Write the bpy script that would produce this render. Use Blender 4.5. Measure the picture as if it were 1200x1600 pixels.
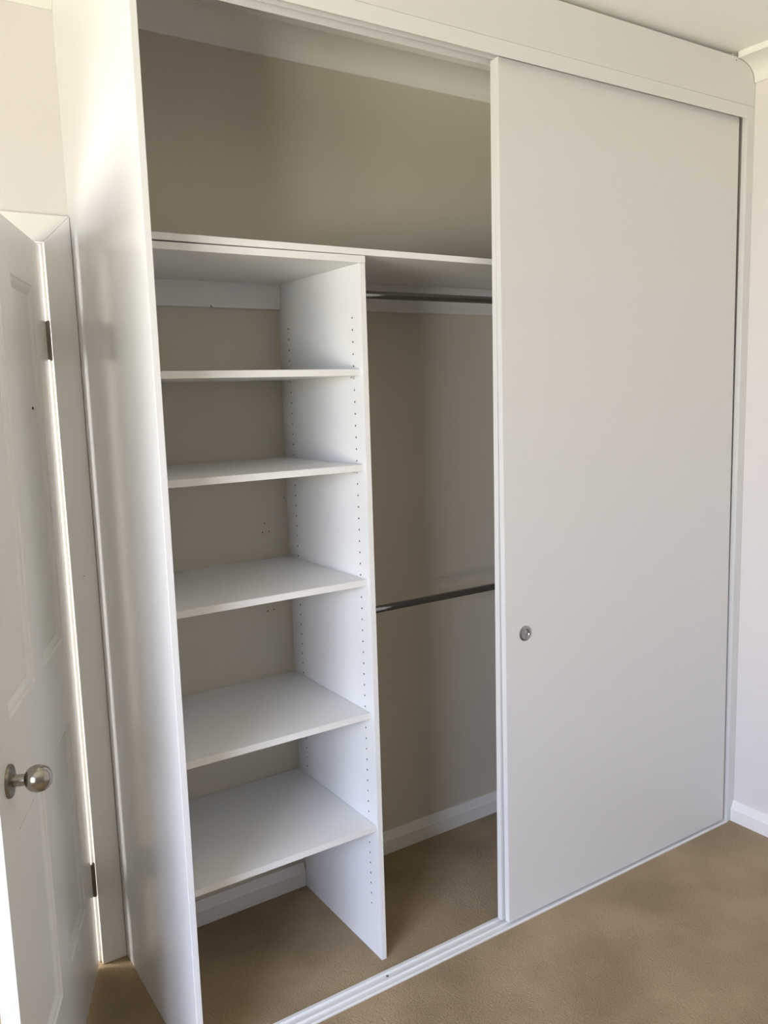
import bpy, bmesh, math, random
from mathutils import Vector, Matrix
random.seed(4)
for o in list(bpy.data.objects): bpy.data.objects.remove(o)
S = bpy.context.scene
COL = S.collection

# ------------------------------------------------------------------ camera
CAM = Vector((-0.5934, -1.8137, 1.6512)); YAW, PITCH, ROLL, FPX = 0.5794, -0.1402, -0.0295, 1314.26
fw = Vector((math.sin(YAW)*math.cos(PITCH), math.cos(YAW)*math.cos(PITCH), math.sin(PITCH)))
rt = Vector((math.cos(YAW), -math.sin(YAW), 0)); up = rt.cross(fw)
r2 = rt*math.cos(ROLL) + up*math.sin(ROLL); u2 = -rt*math.sin(ROLL) + up*math.cos(ROLL)
cd = bpy.data.cameras.new('camera'); cam = bpy.data.objects.new('camera', cd); COL.objects.link(cam)
cam.matrix_world = Matrix(((r2.x, u2.x, -fw.x, CAM.x), (r2.y, u2.y, -fw.y, CAM.y), (r2.z, u2.z, -fw.z, CAM.z), (0, 0, 0, 1)))
cd.sensor_fit = 'VERTICAL'; cd.sensor_height = 32.0; cd.sensor_width = 24.0
cd.lens = FPX/1600*32.0; cd.clip_start = 0.02
S.camera = cam

# ------------------------------------------------------------------ world, light, exposure
w = bpy.data.worlds.new('world'); S.world = w; w.use_nodes = True
w.node_tree.nodes['Background'].inputs[0].default_value = (0.75, 0.85, 1.0, 1)
w.node_tree.nodes['Background'].inputs[1].default_value = 1.0
def area(name, loc, aim, sx, sy, power, col):
    l = bpy.data.lights.new(name, 'AREA'); l.shape = 'RECTANGLE'; l.size = sx; l.size_y = sy
    l.energy = power; l.color = col
    o = bpy.data.objects.new(name, l); COL.objects.link(o); o.location = loc
    o.rotation_euler = (Vector(aim)-Vector(loc)).to_track_quat('-Z', 'Y').to_euler()
    return o
# daylight outside the bedroom window (left wall): the sky above, the sunlit garden below
area('window_sky_light', (-5.0, -2.75, 2.75), (-2.45, -2.05, 1.75), 4.2, 1.9, 770, (0.66, 0.75, 1.0))
area('window_garden_light', (-5.0, -2.75, 0.55), (-2.45, -2.05, 1.25), 4.2, 1.6, 545, (1.0, 0.95, 0.79))
# daylight filling the hall behind the entry door
area('hall_window_light', (-2.05, 1.66, 1.35), (0.0, 0.62, 1.2), 0.7, 1.9, 72, (1.0, 0.98, 0.95))
vs = S.view_settings
vs.view_transform = 'Standard'; vs.look = 'None'; vs.gamma = 1.0; vs.use_curve_mapping = False
vs.exposure = 0.29

# ------------------------------------------------------------------ materials
def srgb(r, g, b):
    f = lambda c: (c/255/12.92) if c/255 <= .04045 else ((c/255+.055)/1.055)**2.4
    return (f(r), f(g), f(b), 1)
def mat(name, col, rough=.5, metal=0, bump=0, bscale=200, var=0, vscale=3, spec=.5, coat=0, stretch=None):
    m = bpy.data.materials.new(name); m.use_nodes = True; nt = m.node_tree; b = nt.nodes['Principled BSDF']
    b.inputs['Base Color'].default_value = col; b.inputs['Roughness'].default_value = rough
    b.inputs['Metallic'].default_value = metal; b.inputs['Specular IOR Level'].default_value = spec
    b.inputs['Coat Weight'].default_value = coat
    tc = nt.nodes.new('ShaderNodeTexCoord'); src = tc.outputs['Object']
    if stretch:
        mp = nt.nodes.new('ShaderNodeMapping'); mp.inputs['Scale'].default_value = stretch
        nt.links.new(src, mp.inputs[0]); src = mp.outputs[0]
    if bump:
        n = nt.nodes.new('ShaderNodeTexNoise'); n.inputs['Scale'].default_value = bscale; n.inputs['Detail'].default_value = 3
        nt.links.new(src, n.inputs['Vector'])
        bp = nt.nodes.new('ShaderNodeBump'); bp.inputs['Strength'].default_value = bump; bp.inputs['Distance'].default_value = .002
        nt.links.new(n.outputs['Fac'], bp.inputs['Height']); nt.links.new(bp.outputs[0], b.inputs['Normal'])
    if var:
        n = nt.nodes.new('ShaderNodeTexNoise'); n.inputs['Scale'].default_value = vscale; n.inputs['Detail'].default_value = 4
        nt.links.new(src, n.inputs['Vector'])
        mx = nt.nodes.new('ShaderNodeMix'); mx.data_type = 'RGBA'
        mx.inputs[6].default_value = tuple(c*(1-var) for c in col[:3])+(1,); mx.inputs[7].default_value = tuple(min(1, c*(1+var)) for c in col[:3])+(1,)
        nt.links.new(n.outputs['Fac'], mx.inputs[0]); nt.links.new(mx.outputs[2], b.inputs['Base Color'])
    return m
M = {}
M['wall'] = mat('wall_paint', srgb(229, 224, 221), .7, bump=.08, bscale=350, var=.015, vscale=2)
M['wardrobe_wall'] = mat('wall_paint_shade_toned', srgb(214, 206, 190), .7, bump=.08, bscale=350, var=.02, vscale=2)  # room wall paint again, darkened to put the wardrobe's inner shade into the colour
M['far_wall'] = mat('far_wall_bounce_tone', srgb(222, 217, 212), .75, bump=.08, bscale=350)  # unseen wall, toned for how much light it bounces towards the wardrobe
M['ceiling'] = mat('ceiling_paint', srgb(248, 247, 242), .85, bump=.05, bscale=300)
M['cornice'] = mat('cornice_plaster', srgb(243, 241, 234), .7, bump=.03, bscale=200)
M['trim'] = mat('trim_gloss_paint', srgb(243, 241, 237), .3, bump=.03, bscale=60)
M['doorpaint'] = mat('door_enamel', srgb(242, 240, 233), .26, bump=.05, bscale=45, stretch=(1, 1, .25))
M['melamine'] = mat('white_melamine', srgb(236, 236, 235), .38, bump=.10, bscale=900)
M['endpanel'] = mat('satin_white_board', srgb(236, 236, 235), .17, bump=.03, bscale=160)
M['sliding'] = mat('sliding_door_board', srgb(226, 225, 222), .42, bump=.10, bscale=700)
M['edge'] = mat('edge_band', srgb(236, 235, 232), .45)
M['track'] = mat('track_powder_coat', srgb(229, 229, 226), .5)
M['core'] = mat('dark_hole_core', srgb(24, 20, 17), .9)
M['chrome'] = mat('chrome', srgb(150, 150, 148), .14, 1)
M['nickel'] = mat('satin_nickel', srgb(168, 162, 152), .22, 1)
M['steel'] = mat('dull_steel', srgb(140, 134, 122), .35, 1)
M['aluminium'] = mat('brushed_aluminium', srgb(165, 165, 163), .3, 1, bump=.05, bscale=300)
M['plastic'] = mat('clear_plastic_pin', srgb(205, 205, 202), .25)
M['smudge'] = mat('grey_scuff', srgb(150, 146, 136), .7)
def carpet():
    m = bpy.data.materials.new('beige_carpet'); m.use_nodes = True; nt = m.node_tree; b = nt.nodes['Principled BSDF']
    b.inputs['Roughness'].default_value = .95; b.inputs['Specular IOR Level'].default_value = .1
    b.inputs['Sheen Weight'].default_value = .15
    tc = nt.nodes.new('ShaderNodeTexCoord')
    def noise(s, d=3):
        n = nt.nodes.new('ShaderNodeTexNoise'); n.inputs['Scale'].default_value = s; n.inputs['Detail'].default_value = d
        nt.links.new(tc.outputs['Object'], n.inputs['Vector']); return n
    big, fine = noise(3.2, 3), noise(230, 2)
    r1 = nt.nodes.new('ShaderNodeValToRGB'); r1.color_ramp.elements[0].position = .35; r1.color_ramp.elements[1].position = .68
    r1.color_ramp.elements[0].color = srgb(149, 128, 97); r1.color_ramp.elements[1].color = srgb(176, 154, 121)
    nt.links.new(big.outputs['Fac'], r1.inputs[0])
    r2_ = nt.nodes.new('ShaderNodeValToRGB'); r2_.color_ramp.elements[0].position = .3; r2_.color_ramp.elements[1].position = .7
    r2_.color_ramp.elements[0].color = (.80, .79, .77, 1); r2_.color_ramp.elements[1].color = (1.06, 1.06, 1.06, 1)
    nt.links.new(fine.outputs['Fac'], r2_.inputs[0])
    mx = nt.nodes.new('ShaderNodeMix'); mx.data_type = 'RGBA'; mx.blend_type = 'MULTIPLY'; mx.inputs[0].default_value = 1
    nt.links.new(r1.outputs[0], mx.inputs[6]); nt.links.new(r2_.outputs[0], mx.inputs[7]); nt.links.new(mx.outputs[2], b.inputs['Base Color'])
    v = nt.nodes.new('ShaderNodeTexVoronoi'); v.inputs['Scale'].default_value = 210
    nt.links.new(tc.outputs['Object'], v.inputs['Vector'])
    bp = nt.nodes.new('ShaderNodeBump'); bp.inputs['Strength'].default_value = .5; bp.inputs['Distance'].default_value = .004; bp.invert = True
    nt.links.new(v.outputs['Distance'], bp.inputs['Height']); nt.links.new(bp.outputs[0], b.inputs['Normal'])
    return m
M['carpet'] = carpet()

# ------------------------------------------------------------------ mesh helpers
def box(bm, x0, x1, y0, y1, z0, z1, bev=0):
    vs_ = [bm.verts.new((x, y, z)) for x in (x0, x1) for y in (y0, y1) for z in (z0, z1)]
    fs = [bm.faces.new([vs_[i] for i in f]) for f in ((0, 1, 3, 2), (4, 6, 7, 5), (0, 4, 5, 1), (2, 3, 7, 6), (0, 2, 6, 4), (1, 5, 7, 3))]
    if bev:
        ed = list({e for f in fs for e in f.edges})
        bmesh.ops.bevel(bm, geom=ed, offset=bev, segments=2, profile=.5, affect='EDGES')
    return bm
def prism(bm, pts, a, b, fn):
    """extrude a closed 2D outline between a and b; fn(u, v, t) -> xyz"""
    A = [bm.verts.new(fn(u, v, a)) for u, v in pts]; B = [bm.verts.new(fn(u, v, b)) for u, v in pts]; n = len(pts)
    for i in range(n): bm.faces.new((A[i], A[(i+1) % n], B[(i+1) % n], B[i]))
    bm.faces.new(A[::-1]); bm.faces.new(B)
    bmesh.ops.recalc_face_normals(bm, faces=bm.faces)
    return bm
def lathe(bm, prof, seg=32, axis='Z', origin=(0, 0, 0)):
    """prof: (radius, height) pairs"""
    rings = []
    for r, h in prof:
        ring = []
        if r < 1e-6: ring = [bm.verts.new((0, 0, h))]
        else: ring = [bm.verts.new((r*math.cos(2*math.pi*i/seg), r*math.sin(2*math.pi*i/seg), h)) for i in range(seg)]
        rings.append(ring)
    allv = [v for r in rings for v in r]
    for a, b in zip(rings, rings[1:]):
        for i in range(seg):
            j = (i+1) % seg
            if len(a) == 1 and len(b) == 1: continue
            if len(a) == 1: bm.faces.new((a[0], b[j], b[i]))
            elif len(b) == 1: bm.faces.new((a[i], a[j], b[0]))
            else: bm.faces.new((a[i], a[j], b[j], b[i]))
    rot = {'Z': Matrix.Identity(3), 'X': Matrix.Rotation(math.pi/2, 3, 'Y'), '-Y': Matrix.Rotation(math.pi/2, 3, 'X')}[axis]
    for v in allv: v.co = rot @ v.co + Vector(origin)
    bmesh.ops.recalc_face_normals(bm, faces=bm.faces)
    return bm
def obj(name, bm, m, parent=None, smooth=False, angle=None):
    me = bpy.data.meshes.new(name); bm.to_mesh(me); bm.free()
    for mm in (m if isinstance(m, (list, tuple)) else [m]): me.materials.append(mm)
    if smooth:
        for p in me.polygons: p.use_smooth = True
        if angle: me.set_sharp_from_angle(angle=math.radians(angle))
    o = bpy.data.objects.new(name, me); COL.objects.link(o)
    if parent: o.parent = parent
    return o
def nb(): return bmesh.new()
def bxo(name, dims, m, parent=None, bev=.0008): return obj(name, box(nb(), *dims, bev=bev), m, parent)
def empty(name, loc=(0, 0, 0)):
    o = bpy.data.objects.new(name, None); COL.objects.link(o); o.location = loc; o.empty_display_size = .1; return o
def tag(o, label, cat, group=None, kind=None):
    o['label'] = label; o['category'] = cat
    if group: o['group'] = group
    if kind: o['kind'] = kind
    return o
def struct(o, label, cat): return tag(o, label, cat, kind='structure')

# ------------------------------------------------------------------ dimensions (metres)
W, D, CZ = 2.1485, 0.5911, 2.736           # right wall, back wall, ceiling
XL, YF = -2.45, -4.4                       # left wall, wall behind the camera
T = .016                                   # board thickness
XD, YC = .6106, .1067                      # shelf tower divider, its front
PF = -.0236                                # front of the tall end panel
COB = 2.654                                # cornice bottom
# doorway in the back wall
JX, JW, JH = -.078, .822, 2.066            # hinge jamb face, clear width, head height
WT = .11

# ------------------------------------------------------------------ room shell
struct(bxo('floor', (XL-.1, W+.1, YF-.1, D+WT/2, -.1, 0), M['carpet'], bev=0), 'beige loop pile carpet covering the bedroom floor and wardrobe floor', 'carpet')
struct(bxo('ceiling', (XL-.1, W+.1, YF-.1, D, CZ, CZ+.1), M['ceiling'], bev=0), 'cream white painted plaster bedroom ceiling', 'ceiling')
b = nb(); ox0, ox1, oz = JX-JW-.018, JX+.018, JH+.018
box(b, XL-.1, ox0, D, D+WT, 0, CZ+.1); box(b, ox1, .008, D, D+WT, 0, CZ+.1); box(b, ox0, ox1, D, D+WT, oz, CZ+.1)
wb = struct(obj('wall_back', b, M['wall']), 'pale pinkish white wall around and above the entry door', 'wall')
wi = struct(bxo('wall_wardrobe_back', (.008, W+.1, D, D+WT, 0, CZ+.1), M['wardrobe_wall'], bev=0), 'wall at the back of the open wardrobe, its paint toned down for shade', 'wall')
struct(bxo('wall_right', (W, W+.1, YF-.1, D, 0, CZ), M['wall'], bev=0), 'pale cream side wall to the right of the wardrobe', 'wall')
struct(bxo('wall_front', (XL-.1, W+.1, YF-.1, YF, 0, CZ), M['far_wall'], bev=0), 'plain cream wall opposite the wardrobe', 'wall')
wy0, wy1, wz0, wz1 = -2.88, -1.02, .85, 2.15
b = nb()
box(b, XL-.1, XL, YF, wy0, 0, CZ); box(b, XL-.1, XL, wy1, D, 0, CZ); box(b, XL-.1, XL, wy0, wy1, 0, wz0); box(b, XL-.1, XL, wy0, wy1, wz1, CZ)
struct(obj('wall_left', b, M['wall']), 'cream wall with the bedroom window', 'wall')
win = struct(empty('window_1', (XL-.05, (wy0+wy1)/2, wz0)), 'white framed bedroom window in the left wall', 'window')
def wpart(name, d, m):
    o = bxo(name, d, m, win, .002); o.matrix_parent_inverse = Matrix.Translation((-(XL-.05), -(wy0+wy1)/2, -wz0)); return o
wm = (wy0+wy1)/2
wpart('window_frame', (XL-.08, XL-.03, wy0, wy0+.045, wz0, wz1), M['trim']); wpart('window_frame', (XL-.08, XL-.03, wy1-.045, wy1, wz0, wz1), M['trim'])
wpart('window_frame', (XL-.08, XL-.03, wy0+.045, wy1-.045, wz1-.045, wz1), M['trim']); wpart('window_frame', (XL-.08, XL-.03, wy0+.045, wy1-.045, wz0, wz0+.045), M['trim'])
wpart('window_mullion', (XL-.08, XL-.03, wm-.025, wm+.025, wz0+.045, wz1-.045), M['trim'])

# cornices: concave cove, lip below and above
def cove(off=0.0):
    p = [(0, COB-off), (.006+off, COB-off), (.009+off, COB+.006-off)]
    cxx, czz, rx, rz = .097, COB+.006, .088, .056
    for i in range(1, 13):
        a = math.pi - (math.pi/2)*i/12
        p.append((cxx + (rx-off)*math.cos(a)+0*off, czz + (rz)*math.sin(a) - off))
    p += [(.101+off, COB+.062-off), (.101+off, CZ)]
    return p
def cornice(name, a, b_, fn, label):
    return struct(obj(name, prism(nb(), cove()+[(0, CZ)], a, b_, fn), M['cornice'], smooth=True, angle=25), label, 'cornice')
cornice('trim_1', YF, -.0005, lambda u, v, t: (W-u, t, v), 'white cove cornice along the top of the right wall')
cornice('trim_2', .019, D-.102, lambda u, v, t: (W-u, t, v), 'white cove cornice on the side wall inside the wardrobe')
cornice('trim_3', XL, -.0005, lambda u, v, t: (t, D-u, v), 'white cove cornice above the entry door wall')
cornice('trim_4', T+.0005, W, lambda u, v, t: (t, D-u, v), 'shaded cove cornice along the back wall inside the wardrobe')

# skirting boards
def skirt(name, a, b_, fn, label, th=.0142, h=.081):
    prof = [(0, 0), (th, 0), (th, h*.62), (th*.82, h*.67), (th*.42, h*.93), (th*.3, h), (0, h)]
    return struct(obj(name, prism(nb(), prof, a, b_, fn), M['trim']), label, 'skirting board')
skirt('baseboard_back', T+.001, XD-.0005, lambda u, v, t: (t, D-u, v), 'white skirting board under the lowest shelf at the wardrobe back')
skirt('baseboard_back_hanging', XD+T+.0005, W, lambda u, v, t: (t, D-u, v), 'white skirting board at the back of the hanging space')
skirt('baseboard_right', YF, -.001, lambda u, v, t: (W-u, t, v), 'white bevelled skirting board along the right wall', th=.02, h=.078)
skirt('baseboard_left', YF, D, lambda u, v, t: (XL+u, t, v), 'white skirting board below the window wall')

# holes left by old fixings in the back wall
b = nb()
for x, z in ((.5275, 1.2555), (.5195, 1.2275), (.5425, 1.2285), (.6015, 1.331), (.532, 1.0), (.5245, .9715), (.5465, .974)):
    lathe(b, [(0, .0003), (.0022, .0003), (.0022, -.004)], 8, '-Y', (x, D, z))
o = obj('screw_holes', b, M['core'], wi); o['kind'] = 'stuff'; o['label'] = 'small dark screw holes'

# hall behind the entry door
HY = 2.35
struct(bxo('floor_hall', (-2.3, 1.5, D+WT/2, HY+.1, -.1, -.0005), M['carpet'], bev=0), 'beige carpet of the bright hall beyond the open door', 'carpet')
struct(bxo('ceiling_hall', (-2.3, 1.5, D+WT, HY+.1, CZ, CZ+.1), M['ceiling'], bev=0), 'white hall ceiling beyond the open door', 'ceiling')
struct(bxo('wall_hall_far', (-2.3, 1.5, HY, HY+.1, 0, CZ), M['wall'], bev=0), 'cream far wall of the hall', 'wall')
struct(bxo('wall_hall_right', (1.4, 1.5, D+WT, HY, 0, CZ), M['wall'], bev=0), 'cream right end wall of the hall', 'wall')
b = nb()
box(b, -2.3, -2.2, D+WT, 1.2, 0, CZ); box(b, -2.3, -2.2, 2.1, HY, 0, CZ); box(b, -2.3, -2.2, 1.2, 2.1, 2.3, CZ); box(b, -2.3, -2.2, 1.2, 2.1, 0, .4)
struct(obj('wall_hall_left', b, M['wall']), 'hall end wall with a tall window', 'wall')

# ------------------------------------------------------------------ entry door frame
fr = struct(empty('trim_5', (JX, D, 0)), 'white painted door frame and architrave around the entry door', 'door frame')
def fpart(name, d, m=M['trim'], bev=.0015):
    o = bxo(name, d, m, fr, bev); o.matrix_parent_inverse = Matrix.Translation((-JX, -D, 0)); return o
AX = -.0715; AW = .0705; AY = D-.018; AT = 2.069
fpart('jamb', (JX, JX+.018, D, D+WT, 0, JH+.018)); fpart('jamb', (JX-JW-.018, JX-JW, D, D+WT, 0, JH+.018))
fpart('head_jamb', (JX-JW, JX, D, D+WT, JH, JH+.018))
fpart('door_stop', (JX-.012, JX, D+.044, D+.08, 0, JH)); fpart('door_stop', (JX-JW, JX-JW+.012, D+.044, D+.08, 0, JH))
fpart('door_stop', (JX-JW+.012, JX-.012, D+.044, D+.08, JH-.012, JH))
def mitred(name, quad):
    o = obj(name, prism(nb(), quad, AY, D, lambda u, v, t: (u, t, v)), M['trim'], fr); o.matrix_parent_inverse = Matrix.Translation((-JX, -D, 0))
    md = o.modifiers.new('bevel', 'BEVEL'); md.width = .002; md.segments = 2
    return o
LX = JX-JW-.0065
ar = mitred('architrave', [(AX, 0), (AX+AW, 0), (AX+AW, AT+AW), (AX, AT)])
mitred('architrave', [(LX, 0), (LX, AT), (LX-AW, AT+AW), (LX-AW, 0)])
obj('nail_hole', lathe(nb(), [(0, .0003), (.0015, .0003), (.0015, -.001)], 8, '-Y', (-.038, AY, 1.171)), M['core'], ar)
mitred('head_architrave', [(AX, AT), (AX+AW, AT+AW), (LX-AW, AT+AW), (LX, AT)])

# ------------------------------------------------------------------ entry door (opened into the room)
HX, HYY, ANG, DW = -.0855, .566, math.radians(22.6), .814
door = struct(empty('door_1', (HX, HYY, 0)), 'white four panel entry door standing half open with a round nickel knob', 'door')
# local axes: s along the leaf towards the free edge, n out of the visible face
ds = Vector((-math.sin(ANG), -math.cos(ANG), 0)); dn = Vector((math.cos(ANG), -math.sin(ANG), 0))
door.matrix_world = Matrix(((dn.x, -ds.x, 0, HX), (dn.y, -ds.y, 0, HYY), (0, 0, 1, 0), (0, 0, 0, 1)))
def leaf_mesh():
    bm = nb(); z0, z1, th = .012, 2.058, .035
    ss = [0, .120, .352, .462, .694, DW]; zz = [z0, .262, .808, 1.034, 1.94, z1]
    rings = [(0, 0), (.0035, -.0035), (.012, -.005), (.025, -.0105), (.028, -.0095)]
    def P(s, z, d): return bm.verts.new((d, -s, z))
    for side in (0, 1):
        f = (lambda d: d) if side == 0 else (lambda d: -th-d)
        for i in range(5):
            for j in range(5):
                a0, a1, c0, c1 = ss[i], ss[i+1], zz[j], zz[j+1]
                if i in (1, 3) and j in (1, 3):
                    prev = None
                    for ins, dep in rings:
                        q = [P(a0+ins, c0+ins, f(dep)), P(a1-ins, c0+ins, f(dep)), P(a1-ins, c1-ins, f(dep)), P(a0+ins, c1-ins, f(dep))]
                        if prev:
                            for k in range(4): bm.faces.new((prev[k], prev[(k+1) % 4], q[(k+1) % 4], q[k]))
                        prev = q
                    bm.faces.new(prev)
                else:
                    bm.faces.new((P(a0, c0, f(0)), P(a1, c0, f(0)), P(a1, c1, f(0)), P(a0, c1, f(0))))
    for s in (0, DW): bm.faces.new((P(s, z0, 0), P(s, z1, 0), P(s, z1, -th), P(s, z0, -th)))
    for z in (z0, z1): bm.faces.new((P(0, z, 0), P(DW, z, 0), P(DW, z, -th), P(0, z, -th)))
    bmesh.ops.remove_doubles(bm, verts=bm.verts, dist=1e-5)
    bmesh.ops.recalc_face_normals(bm, faces=bm.faces)
    return bm
leaf = obj('door_leaf', leaf_mesh(), M['doorpaint'], door)
b = nb(); lathe(b, [(0, .0003), (.003, .0003), (.003, -.002)], 10, 'X', (0, -.235, 1.64)); ho = obj('screw_hole', b, M['core'], leaf)
KS, KZ = .738, .928
knob = obj('door_knob', lathe(nb(), [(.0115, .006), (.0115, .030), (.013, .031), (.0185, .034), (.0235, .0405), (.0262, .049), (.0265, .056), (.0245, .065), (.020, .0725), (.013, .0775), (.006, .0793), (0, .0797)], 40, 'X', (0, -KS, KZ)), M['nickel'], door, True, 50)
obj('rose', lathe(nb(), [(0, 0), (.0325, 0), (.0325, .004), (.031, .0065), (.027, .0075), (0, .0075)], 40, 'X', (0, -KS, KZ)), M['steel'], knob, True, 35)
obj('knob_far_side', lathe(nb(), [(0, -.0352), (.0325, -.0352), (.0325, -.043), (.0115, -.0435), (.0115, -.066), (.0235, -.0765), (.0265, -.092), (.02, -.1085), (0, -.1157)], 32, 'X', (0, -KS, KZ)), M['nickel'], knob, True, 50)
for hz in (1.815, .275):
    h = obj('hinge', lathe(nb(), [(0, -.052), (.004, -.052), (.0048, -.049), (.0048, -.0175), (.0042, -.017), (.0042, -.0165), (.0048, -.016), (.0048, .016), (.0042, .0165), (.0042, .017), (.0048, .0175), (.0048, .049), (.004, .052), (0, .052)], 14, 'Z', (.0052, .0072, hz)), M['steel'], door, True, 40)
    bxo('hinge_plate', (-.030, .0045, .0002, .0022, hz-.05, hz+.05), M['steel'], h, .0004)
    bxo('hinge_plate', (.0045, .0085, .006, .0105, hz-.016, hz+.016), M['steel'], h, .0004)

# ------------------------------------------------------------------ built-in wardrobe
wr = tag(empty('built_in_wardrobe', (W/2, 0, 0)), 'white built-in wardrobe with sliding doors pushed to the right, left half open', 'wardrobe')
INV = Matrix.Translation((-W/2, 0, 0))
def par(o, p=wr):
    o.parent = p
    if p is wr: o.matrix_parent_inverse = INV
    return o
ZT, ZF = 2.5345, 2.5765                    # top track: lower edge, upper edge
# tall end panel, notched around the cornice
prof = [(PF, 0), (D, 0), (D, CZ-.002), (PF, CZ-.002)]
b = prism(nb(), prof, 0, T, lambda u, v, t: (t, u, v))
o = par(obj('end_panel', b, M['endpanel'])); md = o.modifiers.new('bevel', 'BEVEL'); md.width = .0012; md.segments = 2
# bulkhead above the doors, its right end scribed around the cornice
FT = CZ-.0175
sc = [(W-u, v) for u, v in cove(.0012)[:-1]]
sc = [(W-.0008, COB-.0012)] + [q for q in sc[1:] if q[1] < FT-.001]
b = prism(nb(), [(T, ZF), (W-.0008, ZF)] + sc + [(W-.104, FT), (T, FT)], 0, .018, lambda u, v, t: (u, t, v))
bk = par(obj('bulkhead_panel', b, M['sliding']))
obj('nail', lathe(nb(), [(0, .0004), (.0022, .0003), (.0026, 0)], 10, '-Y', (2.038, 0, 2.7075)), M['steel'], bk)
JR = 2.110
par(bxo('side_jamb', (JR, W-.0005, 0, .0205, 0, ZF-.0005), M['sliding']))
# top track: web with three flanges
b = nb()
tp = [(0, ZT), (.0025, ZT), (.0025, ZF-.004), (.0335, ZF-.004), (.0335, ZT+.003), (.0375, ZT+.003), (.0375, ZF-.004), (.0675, ZF-.004), (.0675, ZT), (.071, ZT), (.071, ZF-.0006), (0, ZF-.0006)]
tp = [(y-.0005, z) for y, z in tp]
b = prism(nb(), tp, T+.0005, JR-.0006, lambda u, v, t: (t, u, v))
tt = par(obj('top_track', b, M['track'])); md = tt.modifiers.new('bevel', 'BEVEL'); md.width = .0006; md.segments = 1
# bottom track: two channels between three ridges
bp_ = [(-.003, 0), (-.003, .0045), (-.0005, .0065), (.0035, .0065), (.005, .0025), (.0195, .0025), (.021, .008), (.0275, .008), (.029, .0025), (.0455, .0025), (.047, .0085), (.056, .0085), (.0585, .005), (.0585, 0)]
b = prism(nb(), bp_, T+.0005, JR-.0006, lambda u, v, t: (t, u, v))
bt = par(obj('bottom_track', b, M['track'], smooth=False))
sw = obj('screw', lathe(nb(), [(0, .0012), (.0012, .0012), (.0016, .002), (.0034, .0018), (.004, 0)], 14, 'Z', (.583, .0385, .0025)), M['steel'], bt, True, 40)
# sliding doors
def slide(name, x0, x1, y0, tilt_y, tilt_x, label):
    e = box(nb(), 0, x1-x0, 0, .018, 0, 2.529, bev=.0008)
    o = obj(name, e, M['sliding']); o.location = (x0, y0, .0125); o.rotation_euler = (tilt_y, tilt_x, 0)
    par(o); o['label'] = label
    return o
d1 = slide('sliding_door', 1.018, 2.0935, .0065, -.0055, 0, 'front sliding door with a round metal finger pull')
d2 = slide('sliding_door', 1.008, 2.0965, .0305, -.003, .005, 'rear sliding door mostly hidden behind the front one')
for o in (d1, d2):
    bxo('edge_strip', (-.0011, -.0001, .0003, .0177, .0005, 2.5285), M['edge'], o, .0003)
pl = obj('finger_pull', lathe(nb(), [(0, .0026), (.004, .0022), (.0085, .0008), (.0115, .0012), (.0128, .0045), (.0140, .0052), (.0205, .0042), (.0228, .0026), (.0232, 0)], 40, '-Y', (1.0945-1.018, 0, .912)), M['aluminium'], d1, True, 40)

# ------------------------------------------------------------------ long top shelf on its wall cleat
ts = tag(empty('top_shelf', (W/2, .35, 2.0105)), 'long white shelf running across the whole wardrobe above the tower', 'shelf')
def tpar(o): o.parent = ts; o.matrix_parent_inverse = Matrix.Translation((-W/2, -.35, -2.0105)); return o
tpar(bxo('shelf_board', (T+.0005, W-.0008, YC+.0005, D-.0005, 2.0105, 2.0272), M['melamine']))
tpar(bxo('edge_strip', (T+.0005, W-.0008, YC-.0008, YC+.0004, 2.0107, 2.027), M['edge'], bev=.0003))
cl = tpar(bxo('wall_cleat', (T+.0005, XD-.0005, D-.0165, D-.0005, 1.9165, 2.0103), M['melamine'])); tpar(bxo('wall_cleat', (XD+T+.0005, W-.0008, D-.0165, D-.0005, 1.9195, 2.0103), M['melamine']))

obj('screw', lathe(nb(), [(0, .0006), (.0022, .0005), (.003, 0)], 10, '-Y', (.384, D-.0165, 1.9195)), M['steel'], cl)

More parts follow.
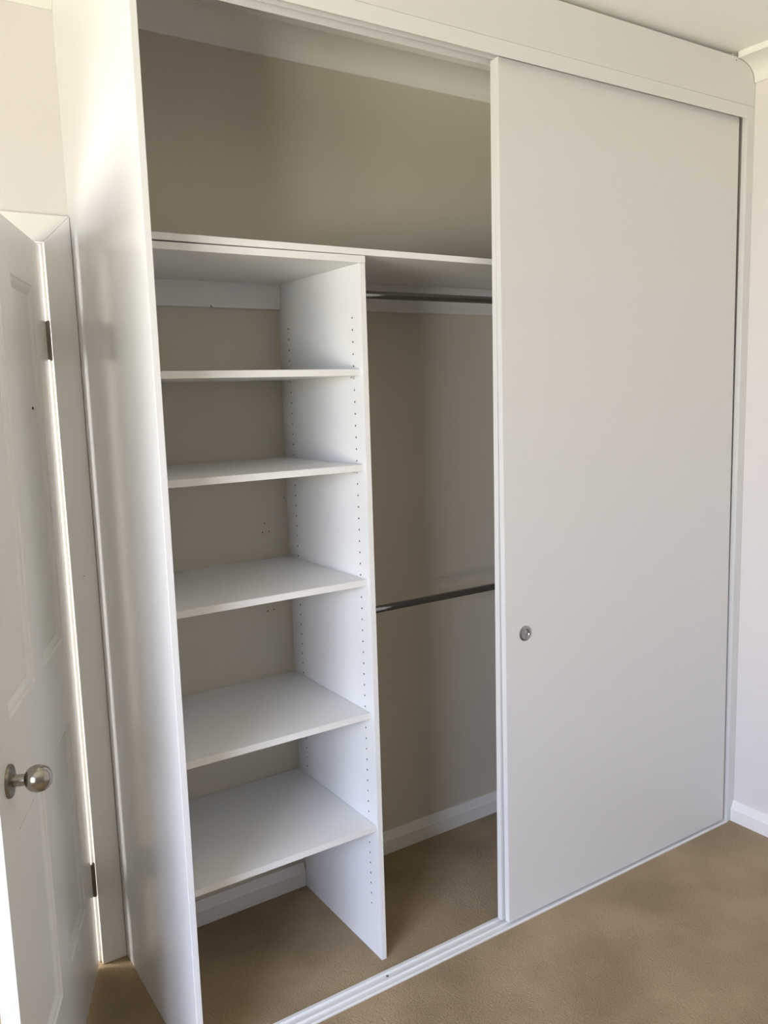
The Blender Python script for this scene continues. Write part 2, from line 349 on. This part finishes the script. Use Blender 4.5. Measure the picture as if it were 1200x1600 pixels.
# ------------------------------------------------------------------ shelf tower
tw = tag(empty('shelf_tower', (.31, .35, 0)), 'white open shelf tower with five adjustable shelves in the left wardrobe bay', 'shelf unit')
TINV = Matrix.Translation((-.31, -.35, 0))
def wpar(o): o.parent = tw; o.matrix_parent_inverse = TINV; return o
ZD = 1.9905
ZH0, PITCHH, NH = 1.854, .032, 54
Y1, Y2 = YC+.0485, .5295
def divider():
    bm = nb(); x0, x1, y0, y1 = XD, XD+T, YC+.001, D-.0146
    def q(pts, mi=0):
        f = bm.faces.new([bm.verts.new(p) for p in pts]); f.material_index = mi
    # right face, front, back, bottom, top
    q([(x1, y0, 0), (x1, y1, 0), (x1, y1, ZD), (x1, y0, ZD)]); q([(x0, y0, 0), (x1, y0, 0), (x1, y0, ZD), (x0, y0, ZD)])
    q([(x1, y1, 0), (x0, y1, 0), (x0, y1, ZD), (x1, y1, ZD)]); q([(x0, y0, 0), (x0, y1, 0), (x1, y1, 0), (x1, y0, 0)]); q([(x0, y0, ZD), (x1, y0, ZD), (x1, y1, ZD), (x0, y1, ZD)])
    hw = .008; zlo, zhi = ZH0-PITCHH*(NH-.5), ZH0+PITCHH*.5
    ys = [y0, Y1-hw, Y1+hw, Y2-hw, Y2+hw, y1]; zs = [0, zlo, zhi, ZD]
    for i in range(5):
        for j in range(3):
            if i in (1, 3) and j == 1: continue
            q([(x0, ys[i+1], zs[j]), (x0, ys[i], zs[j]), (x0, ys[i], zs[j+1]), (x0, ys[i+1], zs[j+1])])
    r = .0027; dep = .009
    for yc in (Y1, Y2):
        for k in range(NH):
            zc = ZH0-PITCHH*k
            sq = [(hw, 0), (hw, .016), (0, .016), (-hw, .016), (-hw, 0), (-hw, -.016), (0, -.016), (hw, -.016)]
            oc = [(r*math.cos(math.pi/4*t), r*math.sin(math.pi/4*t)) for t in range(8)]
            A = [bm.verts.new((x0, yc+a, zc+c)) for a, c in sq]; B = [bm.verts.new((x0, yc+a, zc+c)) for a, c in oc]
            C = [bm.verts.new((x0+dep, yc+a, zc+c)) for a, c in oc]
            for t in range(8):
                u = (t+1) % 8
                bm.faces.new((A[u], A[t], B[t], B[u])); f = bm.faces.new((B[u], B[t], C[t], C[u])); f.material_index = 1
            f = bm.faces.new(C[::-1]); f.material_index = 1
    # strip behind, above the skirting, scribed to the wall
    box(bm, x0, x1, y1, D-.0005, .083, 1.916)
    return bm
dv = wpar(obj('divider', divider(), [M['melamine'], M['core']]))
bxo('edge_strip', (XD+.0002, XD+T-.0002, YC-.0002, YC+.0009, .0005, ZD-.0005), M['edge'], dv, .0003)
dv['label'] = 'tall white divider with two rows of pin holes'
# top panel, a touch lower at its left end
tpn = wpar(obj('top_panel', prism(nb(), [(T+.0006, 1.9905), (XD+T, 1.9907), (XD+T, 2.0088), (T+.0006, 2.0068)], YC+.0005, D-.0175, lambda u, v, t: (u, t, v)), M['melamine']))
obj('edge_strip', prism(nb(), [(T+.0006, 1.9905), (XD+T, 1.9907), (XD+T, 2.0088), (T+.0006, 2.0068)], YC-.0008, YC+.0004, lambda u, v, t: (u, t, v)), M['edge'], tpn)
pinbm = nb(); lathe(pinbm, [(0, 0), (.0024, 0), (.0024, .009), (.0045, .009), (.0045, .011), (0, .011)], 10, 'X', (-.0105, 0, 0)); box(pinbm, -.009, -.001, -.0045, .0045, .001, .0038, .0004)
pme = bpy.data.meshes.new('shelf_pin'); pinbm.to_mesh(pme); pinbm.free(); pme.materials.append(M['plastic'])
for k, (zb, yf) in enumerate(((1.6995, .124), (1.4435, .1205), (1.1245, .1235), (.7385, .1245), (.4015, .1155))):
    s = wpar(bxo('shelf', (T+.001, XD-.001, yf+.0008, D-.001, zb, zb+.0178), M['melamine']))
    s['label'] = ['top', 'second', 'middle', 'fourth', 'lowest'][k]+' adjustable shelf of the tower'
    bxo('edge_strip', (T+.001, XD-.001, yf-.0004, yf+.0007, zb+.0002, zb+.0176), M['edge'], s, .0003)
    for yy in (Y1, Y2):
        for side in (1, -1):
            p = bpy.data.objects.new('shelf_pin', pme); COL.objects.link(p); p.parent = s
            p.location = (XD-.0001, yy, zb-.0045) if side == 1 else (T+.0001, yy, zb-.0045)
            if side == -1: p.scale = (-1, 1, 1)

# ------------------------------------------------------------------ hanging rails
def rail(z, label):
    x0, x1, y = XD+T, W, .352
    e = tag(empty('hanging_rail', (x0, y, z)), label, 'rail', 'chrome hanging rails')
    N = 28; bm = nb()
    pts = [(.0085*math.cos(2*math.pi*i/N), .0115*math.sin(2*math.pi*i/N)) for i in range(N)]
    obj('tube', prism(bm, pts, .003, x1-x0-.003, lambda u, v, t: (t, u, v)), M['chrome'], e, True, 40)
    for xa in (0.0003, x1-x0-.0115):
        bm = nb(); pts = [(.0125*math.cos(2*math.pi*i/N), .0155*math.sin(2*math.pi*i/N)) for i in range(N)]
        obj('end_socket', prism(bm, pts, xa, xa+.011, lambda u, v, t: (t, u, v)), M['chrome'], e, True, 40)
rail(1.943, 'upper chrome hanging rail just below the long top shelf')
rail(.981, 'lower chrome hanging rail at mid height of the hanging bay')
